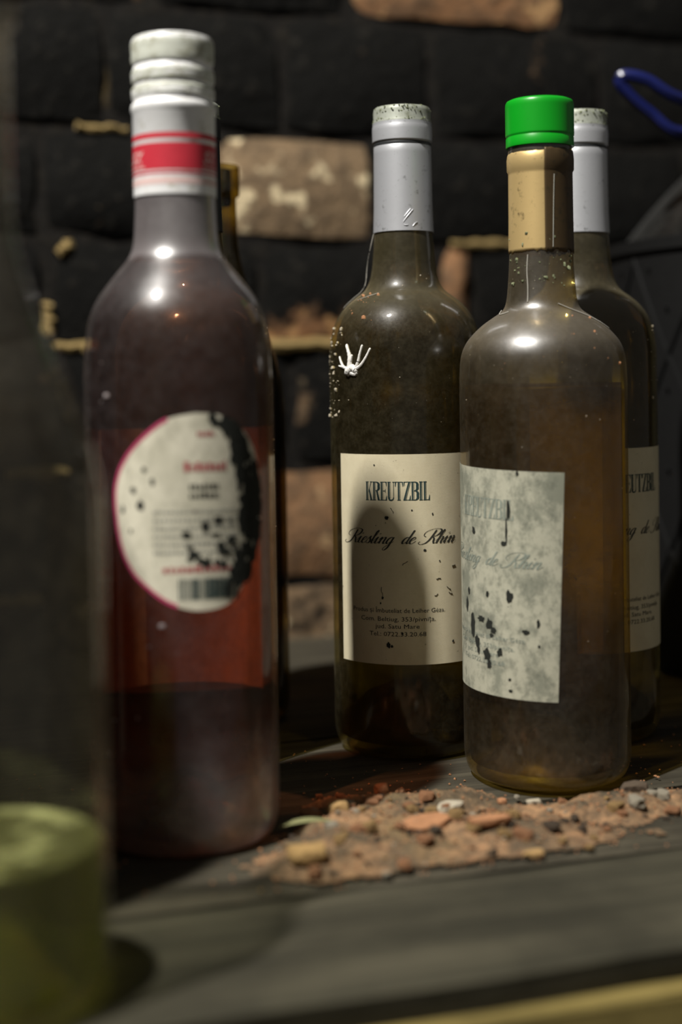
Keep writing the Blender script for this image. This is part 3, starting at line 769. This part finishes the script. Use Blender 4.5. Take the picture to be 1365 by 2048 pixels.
def part_lathe(name, prof, th0, th1, mat, parent, n=40, ragged=0.0, seed=1, thick=.0):
    rng = random.Random(seed); vs, fs = [], []
    m = len(prof)
    for i in range(n + 1):
        a = R(th0 + (th1 - th0) * i / n); dz = rng.uniform(-1, 1) * ragged
        for k, (r, z) in enumerate(prof):
            zz = z + (dz if k in (0,) else 0) + (-dz * .35 if k == m - 1 else 0)
            vs.append((r / 1e3 * math.sin(a), -r / 1e3 * math.cos(a), zz / 1e3))
    for i in range(n):
        for k in range(m - 1): fs.append((i * m + k, (i + 1) * m + k, (i + 1) * m + k + 1, i * m + k + 1))
    o = mk(name, vs, fs, mat, parent)
    so = o.modifiers.new('solid', 'SOLIDIFY'); so.thickness = .00008; so.offset = 0
    return o
fo = part_lathe('neck_foil', foil, -180, 9, 'gold_foil', g, 60, .5, 3); fo['label'] = 'gold neck foil'
fb = part_lathe('foil_flap', [(r + .10, z + (1.0 if k > 6 else 0)) for k, (r, z) in enumerate(foil)], 7.5, 182, 'brown_foil', g, 56, 1.0, 4); fb['label'] = 'darker brown flap of the neck foil'  # right side of the neck foil in darker brown
strands('foil_seam', [(r + .10, z) for r, z in foil], [[(21, 236, .05), (22, 245, .1), (23, 255, .1), (24, 262, .1), (25, 268, .05)]], .00022, 'print_grey', fb)
riesling_label(g, GREEN, -41.5, -4.5, 'mouldy_paper', ('print_faded', 'print_faded'), 52.0, -2.2, True)
labg = [x for x in bpy.data.objects if x.parent == g and x.name.startswith('label')][0]
blots('mould_spot', GREEN, [(-23.9, 84.8, 1.5, 2.8), (-41.5, 85, .9, 1.3), (-54.5, 112.3, 1.2, 1.5), (-27.5, 107.6, 1.4, 1.0), (-25.6, 113, .5, 5.0), (-24, 122, .8, 4.2), (-17.5, 138, .6, 1.2), (-47.5, 73.8, 2.2, 1.5), (-40, 72, 2.0, 2.4), (-36.6, 69.4, 1.5, 1.3), (-38, 67.2, 1.2, 1.0), (-57, 70, 1.9, 4.6),
      (-52, 63.5, 1.8, 3.4), (-50.5, 59.8, 1.0, 2), (-42.5, 58.5, 2.0, 2.6), (-40.3, 54.5, 1.4, 2), (-31.5, 60.5, 1.3, 2.0), (-65, 79, 1.2, 3), (-4.6, 73.6, .8, 1.8), (-24, 44.2, .8, .7), (-24.2, 49, .7, .6), (-62, 85, .9, 1.6), (-13, 70, 1.5, 1.0), (-4.4, 64, .5, .6)], 'black_mould', labg)
specks('dirt_specks', GREEN, 80, (-70, 75), (20, 230), (.10, .6), 'pale_grit', g, 21, 6)
specks('dirt_specks', GREEN, 110, (-75, 75), (219, 243), (.15, 1.1), 'mould', g, 22, 2.5)
specks('brick_grit', GREEN, 14, (-40, 70), (180, 206), (.2, .8), 'orange_grit', g, 23, 2)
strands('cobweb_strand', GREEN, [[(-24, 233, .1), (-25, 226, .2), (-23, 219, .2), (-22, 212, .3)], [(25, 211, .4), (60, 206, .6), (80, 200, .3)], [(-80, 209, .6), (-62, 207, .8), (-50, 208, .3)]], .00022, 'cobweb', g)

# --- pink wine with the white screw cap, out of focus
k = bottle_root('wine_bottle', -.0641, .563)
tag(k, 'pink wine bottle with white-and-red screw cap and oval cream label, left front', 'bottle')
lathe('glass_body', outer(PINK, 22, False), 'rose_glass', k)
lathe('wine', liquid_prof(PINK, 22, 230), 'rose_wine', k)
FZ = lambda z: 180 + (z - 180) * .9713 - 1.2
capp = lathe('screw_cap', [(r, FZ(z)) for r, z in [(15.75, 255), (16.15, 255.1), (16.2, 256), (16.2, 288.5), (16.6, 289.2), (16.75, 290.6), (16.5, 292), (15.7, 292.8), (15.6, 293.6), (16.2, 294.6), (16.3, 297.2), (15.8, 298.4), (15.5, 299.6), (15.7, 300.4), (16.2, 301.2), (16.25, 305.2), (15.6, 306.6), (15.4, 307.6), (16.0, 308.6), (16.1, 311), (15.5, 312), (15.9, 313), (16.2, 314), (16.2, 317.2), (15.6, 318.6), (14.2, 319.1), (0, 319.1)]], 'white_cap', k)
capp['label'] = 'white screw cap with red band'
for nm, z0, z1, mt in (('red_band', 264.6, 275.2, 'red_print'), ('red_stripe', 276.9, 279.2, 'red_print'), ('pink_stripe', 258.8, 261.6, 'pale_print'), ('red_line', 262.9, 263.9, 'red_print')):
    z0, z1 = FZ(z0), FZ(z1)
    lathe(nm, [(16.27, z0), (16.27, z1)], mt, capp)
for z0, z1 in ((294.6, 299.0), (300.6, 306.0), (308.4, 318.2)):    # grimy knurled upper rings
    z0, z1 = FZ(z0), FZ(z1)
    pr = [(16.28 if i not in (0, 5) else 16.0, z0 + (z1 - z0) * i / 5) for i in range(6)]
    lathe('grimy_ring', [(r + .12 * math.sin(i * 2.3), z) for i, (r, z) in enumerate(pr)], 'dirty_white_cap', capp, 60, True, .10)
CAPR = [(16.3, 250), (16.3, 320)]
for th in (-62, 58):
    print_on('lettering', font_shape('sz', 7.0, 8.5, .35), CAPR, th, FZ(267.6), 'pale_print', capp, 0, .05, 16.3)
    print_on('lettering', merge2([quad(-4.6 + i * 1.6, 0, -3.4 + i * 1.6, .8) for i in range(6)]), CAPR, th, FZ(265.4), 'pale_print', capp, 0, .05, 16.3)
# oval label
OV = [(8.9, 167.7), (-6.8, 165.7), (-18.6, 160.6), (-30.5, 153.2), (-38.2, 145.2), (-41.0, 135.8), (-38.1, 120.8), (-30.7, 109.8), (-18.9, 102.2), (-5.9, 96.6), (9.7, 94.0), (28.3, 96.2), (41.4, 106.0), (50.8, 118.7), (55.2, 133.8), (49.8, 151.3), (37.5, 162.1), (23.9, 166.7)]
oc = (8.0, 131.0)
def oval(name, k0, k1, rings, off, mat, parent, a0=0.0, a1=1.0):
    ring = catmull(OV + [OV[0]], 5)[:-1]; n = len(ring)
    i0, i1 = int(a0 * n), int(a1 * n); full = (i1 - i0) >= n
    idx = list(range(i0, i1 + (0 if full else 1))); m = len(idx)
    vs, fs = [], []
    for j in range(rings + 1):
        q = k0 + (k1 - k0) * j / rings
        for i in idx:
            p = ring[i % n]; vs.append(surf(PINK, R(oc[0] + (p[0] - oc[0]) * q), oc[1] + (p[1] - oc[1]) * q, off))
    for j in range(rings):
        for i in range(m if full else m - 1):
            i2 = (i + 1) % m; fs.append((j * m + i, j * m + i2, (j + 1) * m + i2, (j + 1) * m + i))
    return mk(name, vs, fs, mat, parent)
def fl_(a_, b_, off): return surf(PINK, R(180 + (a_ - .5) * 120), 52 + 108 * b_, .1 + off)
fb_ = grid_patch('front_label', fl_, 30, 6, 'oval_paper', k); fb_['label'] = 'large paper label on the far side, its back glowing orange through the wine'
ol = oval('label', .02, 1.0, 8, .22, 'oval_paper', k); ol['label'] = 'oval cream label with magenta edge and black mould'
oval('label_border', .978, 1.015, 1, .30, 'print_magenta', ol, 1 / 18, 9.3 / 18)
def lab_print(nm, x0, x1, z, h, mt, dash=None, th=0.0, seed=0):
    """blurred lines of print: th in degrees of girth"""
    rng = random.Random(seed); L = []; x = x0
    while x < x1:
        wv = (dash or (x1 - x0)) * rng.uniform(.6, 1.2) if dash else (x1 - x0)
        L.append(quad(R(x) * 37.2, 0, R(min(x + wv, x1)) * 37.2, h * (1 if not dash else rng.uniform(.7, 1.1)))); x += wv + (dash or 9) * .35
    print_on(nm, merge2(L), PINK, 0, z, mt, ol, 0, .32, 37.2)
lab_print('red_print', 10, 20, 159, 1.8, 'print_red', 1.8, seed=1)
lab_print('red_print', 2, 27, 146, 3.4, 'print_red', 2.6, seed=2)
for i, z in enumerate((139.2, 136.0)): lab_print('grey_print', 5, 22, z, 2.2, 'print_dark', 2.2, seed=3 + i)
for i, z in enumerate((130.5, 127.5, 124.5, 121.5, 118.5, 115.5)): lab_print('grey_print', -16, 34, z, 1.1, 'print_grey', 2.0, seed=9 + i)
for z in (142.6, 133.4): lab_print('rule', -22, 30, z, .5, 'print_grey', seed=1)
lab_print('red_print', -11, 29, 108.4, 2.3, 'print_red', 3.0, seed=30)
bars = []; rng = random.Random(5); x = -2.0
while x < 27:
    wv = rng.choice((.5, .5, 1.0, 1.5)); bars.append(quad(R(x) * 37.2, 0, R(x + wv) * 37.2, 8.0)); x += wv + rng.choice((.4, .5, .9))
print_on('barcode', merge2(bars), PINK, 0, 98.2, 'print_green', ol, 0, .32, 37.2)
sp = []
rng = random.Random(8)
for i in range(150):
    z = rng.uniform(100, 166); hw = math.sqrt(max(0, 1 - ((z - 131) / 37) ** 2)) * 46
    th = 8 + hw * rng.uniform(.55, .98) ** .8; sp.append((th, z, rng.uniform(.8, 2.6), rng.uniform(1.2, 4.2)))
for i in range(26):
    sp.append((rng.uniform(2, 34), rng.uniform(110, 128), rng.uniform(.5, 2.2), rng.uniform(.5, 1.8)))
sp += [(-23.4, 133.6, 1.5, 1.9), (-28, 139.3, 1.0, 1.3), (-16, 142.5, .9, 1.4), (-35, 132, .7, 1.6), (-21, 147, .8, 1.0), (-30, 124, .6, 1.0)]
blots('mould_spot', PINK, sp, 'black_mould', ol, .36, 4)
specks('dirt_specks', PINK, 26, (-75, 0), (8, 92), (.3, 1.5), 'lilac_grit', k, 31, 3)
specks('dirt_specks', PINK, 10, (-80, -45), (150, 200), (.3, 1.3), 'lilac_grit', k, 32, 3)

# --- clear bottle cut by the left edge, half full of pale wine
c = bottle_root('wine_bottle', -.1075, .415)
tag(c, 'clear glass bottle part full of pale yellow wine, blurred, cut by the left edge', 'bottle')
lathe('glass_body', outer(CLEAR, 24, False), 'clear_glass', c)
lathe('wine', liquid_prof(CLEAR, 24, 45), 'pale_wine', c)
lathe('wine_surface', [(33.6, 45.1), (32, 44.5), (0, 44.0)], 'wine_glow', c)

# --- unseen dark jug added at the left to shade the boards by the pink bottle
JUG = smooth_profile([(48, 0), (53, 4), (55, 16), (55, 318), (53, 330), (47, 342), (36, 352), (24, 359), (18, 366), (17, 378)])
t_ = bottle_root('shade_jug', -.2037, .4322)
tag(t_, 'unseen tall dark jug added left of the clear bottle to cast shade', 'jug')
lathe('body', [(0, 2), (40, 0.5)] + JUG + [(13, 378.5), (12, 366), (0, 365)], 'dark_bottle_glass', t_)
hv = tube(catmull([(.019, 0, .371), (.05, 0, .373), (.072, 0, .35), (.07, 0, .30), (.0545, 0, .26)], 6), .006, 8)
mk('handle', *hv, 'dark_bottle_glass', t_).rotation_euler.z = R(160)

# --- amber bottle far behind the pink one
a = bottle_root('wine_bottle', -.066, .757)
tag(a, 'amber brown bottle by the wall, its neck showing right of the white screw cap', 'bottle')
lathe('glass_body', outer(FLUTE, 20, False), 'amber_glass', a)
lathe('wine', liquid_prof(FLUTE, 20, 215), 'amber_wine', a)
lathe('cork', [(0, 272), (9.0, 272), (9.6, 274), (9.6, 291.0), (0, 292.5)], 'dark_crumb', a, 32)

# --- big dark flask in a plastic basket at the right edge
d = bottle_root('demijohn', .3049, .90)
tag(d, 'large dark demijohn in a black basket with blue carrying strap, cut by the right edge', 'demijohn')
DEMI = smooth_profile([(110, 6), (124, 12), (130, 30), (131, 235), (128, 252), (116, 270), (96, 293), (70, 318), (46, 338), (33, 352), (30, 366), (30, 400)])
lathe('glass_body', [(0, 8), (90, 6)] + DEMI + [(26, 400.5), (25, 380)], 'dark_glass', d, 96)
lathe('stopper', [(0, 380), (24, 380), (26, 402), (27, 424), (25, 428), (0, 429)], 'black_plastic', d, 40)
BK = [(112, 0), (128, 2), (134, 12), (135.5, 30), (135.5, 250), (138, 252), (138, 259), (133.5, 260)]
bk = lathe('basket', BK, 'black_plastic', d, 96)
for s_ in (1, -1):
    for i in range(14):
        t0 = 2 * math.pi * i / 14
        pts = [((136.2 * math.sin(t0 + s_ * q * .9)) / 1e3, -(136.2 * math.cos(t0 + s_ * q * .9)) / 1e3, .02 + .228 * q) for q in [j / 12 for j in range(13)]]
        mk('basket_strip', *tube(pts, .0016, 5), 'black_plastic', bk)
knobs = []
for i in range(28):
    for j in range(10):
        t0 = 2 * math.pi * (i + .5 * (j % 2)) / 28; z = .03 + j * .0235
        knobs.append(([(x * .0014 + .1372 * math.sin(t0), y * .0014 - .1372 * math.cos(t0), q * .0014 + z) for x, y, q in OCT[0]], OCT[1]))
kn = mk('basket_stud', *merge(knobs), 'black_plastic', bk); kn['kind'] = 'stuff'
# strap loop leaning out from the neck, in world space of the flask
path = catmull([(-.032, -.004, .348), (-.062, -.045, .336), (-.105, -.07, .339), (-.125, -.075, .349), (-.138, -.075, .352), (-.1405, -.074, .348), (-.134, -.072, .340), (-.122, -.069, .331), (-.105, -.065, .3205), (-.07, -.045, .327), (-.031, -.010, .343)], 8)
v_, f_ = tube(path, .0035, 8)
st = mk('strap', v_, f_, 'blue_plastic', d); st['label'] = 'glossy blue plastic carrying strap'
st.rotation_euler.z = math.atan2(.3049, .90)
lathe('collar', [(30.2, 338), (36, 340), (37, 350), (34, 354), (30.2, 355)], 'blue_plastic', d, 40)

# ------------------------------------------------------------------ crumbs of brick and mortar on the boards
BASES = [(.0319, .696), (.0911, .6405), (.1212, .715), (-.0641, .563), (-.0695, .677), (-.1075, .415), (-.066, .757)]
def clear_of(p, m): return all(math.hypot(p.x - x, p.y - y) > .037 + m for x, y in BASES) and math.hypot(p.x - .3049, p.y - .9) > .14 + m
def density(u, v):
    d = 0.0
    for cu, cv, su, sv, wt in ((-.092, -.433, .024, .022, 1.0), (-.050, -.462, .028, .012, .6), (-.126, -.468, .020, .012, .8), (-.080, -.395, .018, .014, .8), (-.045, -.405, .014, .010, .6), (.03, -.434, .040, .012, .75), (-.03, -.445, .045, .016, .55), (-.02, -.475, .06, .008, .35), (-.115, -.445, .02, .016, .5)):
        d += wt * math.exp(-((u - cu) / su) ** 2 / 2 - ((v - cv) / sv) ** 2 / 2)
    return min(d, 1.0)
def bed_h(u, v):
    p = sh(u, v)
    m = min(math.hypot(p.x - x, p.y - y) for x, y in BASES) - .039
    e = max(0.0, min(1.0, m / .010)) * max(0.0, min(1.0, (v + .4855) / .024))
    if v < -.4855: return -1
    q = Vector((u * 55, v * 75, 3.3))
    h = density(u, v) * 1.25 + .55 * noise.noise(q) + .3 * noise.noise(q * 2.7) + .15 * noise.noise(q * 6) - .44
    return .0062 * h * e - .0006
NU, NV = 190, 84
u0, u1, v0, v1 = -.24, .16, -.4860, -.33
vs_, fs_ = [], []
for j in range(NV + 1):
    for i in range(NU + 1):
        u = u0 + (u1 - u0) * i / NU; v = v0 + (v1 - v0) * j / NV
        vs_.append((u, v, max(.0003, bed_h(u, v))))
for j in range(NV):
    for i in range(NU):
        q = (j * (NU + 1) + i, j * (NU + 1) + i + 1, (j + 1) * (NU + 1) + i + 1, (j + 1) * (NU + 1) + i)
        if max(vs_[t][2] for t in q) > 0.00035: fs_.append(q)
bed = mk('brick_dust', vs_, fs_, 'brick_dust', None, True, WM)
tag(bed, 'drift of orange brick dust and dirt spread over the shelf boards', 'dust', None, 'stuff')
def ground(u, v): return max(0.0, bed_h(u, v))

rng = random.Random(77)
protos = []
for mt in ('brick_crumb', 'ochre_crumb', 'mortar_crumb', 'dark_crumb'):
    for s_ in range(4):
        V, F = lump(s_ * 13 + len(protos), 1, rng.uniform(.6, .95), rng.uniform(.45, .7), ICO2 if s_ < 2 else ICO1, .5)
        me = bpy.data.meshes.new('brick_crumb'); me.from_pydata(V, [], F); me.update(); me.materials.append(MAT[mt]); protos.append(me)
WT = [5] * 4 + [2.5] * 4 + [2] * 4 + [3] * 4
def crumb(u, v, s_, me, name='brick_crumb'):
    o = bpy.data.objects.new(name, me); C.objects.link(o)
    zmin = min(p.co.z for p in me.vertices)
    o.location = sh(u, v, ground(u, v) - zmin * s_ * .8)
    o.scale = (s_,) * 3; o.rotation_euler = (rng.uniform(-.15, .15), rng.uniform(-.15, .15), rng.uniform(0, 6.28)); return o
n = 0; tries = 0
while n < 270 and tries < 60000:
    tries += 1
    u, v = rng.uniform(-.2, .13), rng.uniform(-.487, -.34)
    if rng.random() > density(u, v) ** 1.3: continue
    s_ = .0009 + .0042 * rng.random() ** 3.2
    if not clear_of(sh(u, v), s_ + .001): continue
    me_ = rng.choices(protos, WT)[0]; o = crumb(u, v, s_, me_); n += 1
    kind_ = {'brick_crumb': 'orange brick', 'ochre_crumb': 'ochre brick', 'mortar_crumb': 'pale grey mortar', 'dark_crumb': 'dark brown dirt'}[me_.materials[0].name]
    where = 'beside the foot of the green-capped bottle' if u > -.03 and v > -.445 else 'near the Riesling bottle' if v > -.41 else 'along the front of the rubble' if v < -.455 else 'in the middle of the rubble'
    tag(o, ('tiny' if s_ < .0016 else 'small') + ' crumb of ' + kind_ + ' ' + where, 'crumb', ('tiny' if s_ < .0016 else 'small') + ' ' + kind_ + ' crumbs ' + where)
grit = []
for q in range(5200):
    u, v = rng.uniform(-.24, .3), rng.uniform(-.487, -.3)
    if rng.random() > density(u, v) + .10 or not clear_of(sh(u, v), .001): continue
    s_ = rng.uniform(.00025, .0009); z = ground(u, v)
    r_ = Matrix.Rotation(rng.uniform(0, 6.28), 3, 'Z') @ Matrix.Rotation(rng.uniform(-1, 1), 3, 'X')
    grit.append(([tuple(r_ @ Vector((p[0] * s_, p[1] * s_ * .8, p[2] * s_ * .7)) + Vector((u, v, z + s_ * .4))) for p in OCT[0]], OCT[1]))
gr = mk('fine_grit', *merge(grit), 'brick_crumb', None, False, WM)
tag(gr, 'fine reddish grit sprinkled over the shelf boards', 'grit', None, 'stuff')
def piece(name, label, cat, u, v, dims, mat, seed, rz=0.0, base=ICO2, rough=.4):
    V, F = lump(seed, *[x / 2 for x in dims], base, rough)
    zmin = min(p[2] for p in V)
    o = mk(name, V, F, mat, None, False)
    p = sh(u, v, ground(u, v) - zmin * .85); o.location = p; o.rotation_euler.z = A0 + rz
    return tag(o, label, cat)
piece('brick_chip', 'long flat orange brick chip lying in front of the green-capped bottle', 'brick chip', -.0562, -.4610, (.021, .007, .0052), 'brick_crumb', 3, .05)
piece('mortar_lump', 'pale grey mortar lump between the two big labels\' bottles, left of the green-capped bottle', 'mortar lump', -.0590, -.4270, (.016, .010, .0068), 'mortar_crumb', 5, .5)
piece('brick_clod', 'orange clod on the shadow edge in front of the Riesling bottle', 'brick clod', -.0770, -.3930, (.0075, .006, .0062), 'brick_crumb', 8)
piece('brick_clod', 'rounded ochre clod next to the dark shadow of the pink bottle', 'brick clod', -.1030, -.4140, (.0105, .008, .008), 'ochre_crumb', 9)
piece('brick_chip', 'small ochre chip lying alone on the board below the green-capped bottle', 'brick chip', -.0470, -.4800, (.010, .005, .0035), 'ochre_crumb', 11)
piece('pebble', 'small round orange pebble at the left foot of the green-capped bottle', 'pebble', -.0316, -.4165, (.0045, .004, .004), 'brick_crumb', 12)
piece('mortar_crumb', 'pale mortar crumb touching the board crack under the green-capped bottle', 'mortar crumb', -.0195, -.4215, (.008, .004, .0035), 'mortar_crumb', 14)
piece('dirt_clod', 'brown crumbly clod at the right foot of the green-capped bottle', 'dirt clod', .0250, -.4270, (.015, .008, .0065), 'dark_crumb', 15)
piece('brick_clod', 'large ochre clod at the front left end of the rubble', 'brick clod', -.1310, -.4660, (.017, .012, .009), 'ochre_crumb', 17)
piece('brick_slab', 'flat orange brick flake lying in the middle of the rubble', 'brick flake', -.0760, -.4450, (.026, .016, .0042), 'brick_crumb', 19, .3)
# one dry sliver of leaf on the board beside the pink bottle's shadow
lv = []
for i in range(13):
    t = i / 12; wv = .0026 * math.sin(math.pi * min(1, t * 1.05)) ** .8 + .0001
    for s_ in (-1, 0, 1): lv.append((-.011 + .022 * t, s_ * wv, .0014 + .0016 * math.sin(t * 3) + (.0007 if s_ else 0)))
lf = [(i * 3 + q, i * 3 + 3 + q, i * 3 + 4 + q, i * 3 + 1 + q) for i in range(12) for q in (0, 1)]
leaf = mk('dry_leaf', lv, lf, 'dry_leaf', None); leaf.modifiers.new('solid', 'SOLIDIFY').thickness = .0004
leaf.location = sh(-.1205, -.4300, ground(-.1205, -.4300) + .0006); leaf.rotation_euler.z = A0 - .1
tag(leaf, 'greenish dry leaf sliver half in the pink bottle\'s shadow', 'leaf')
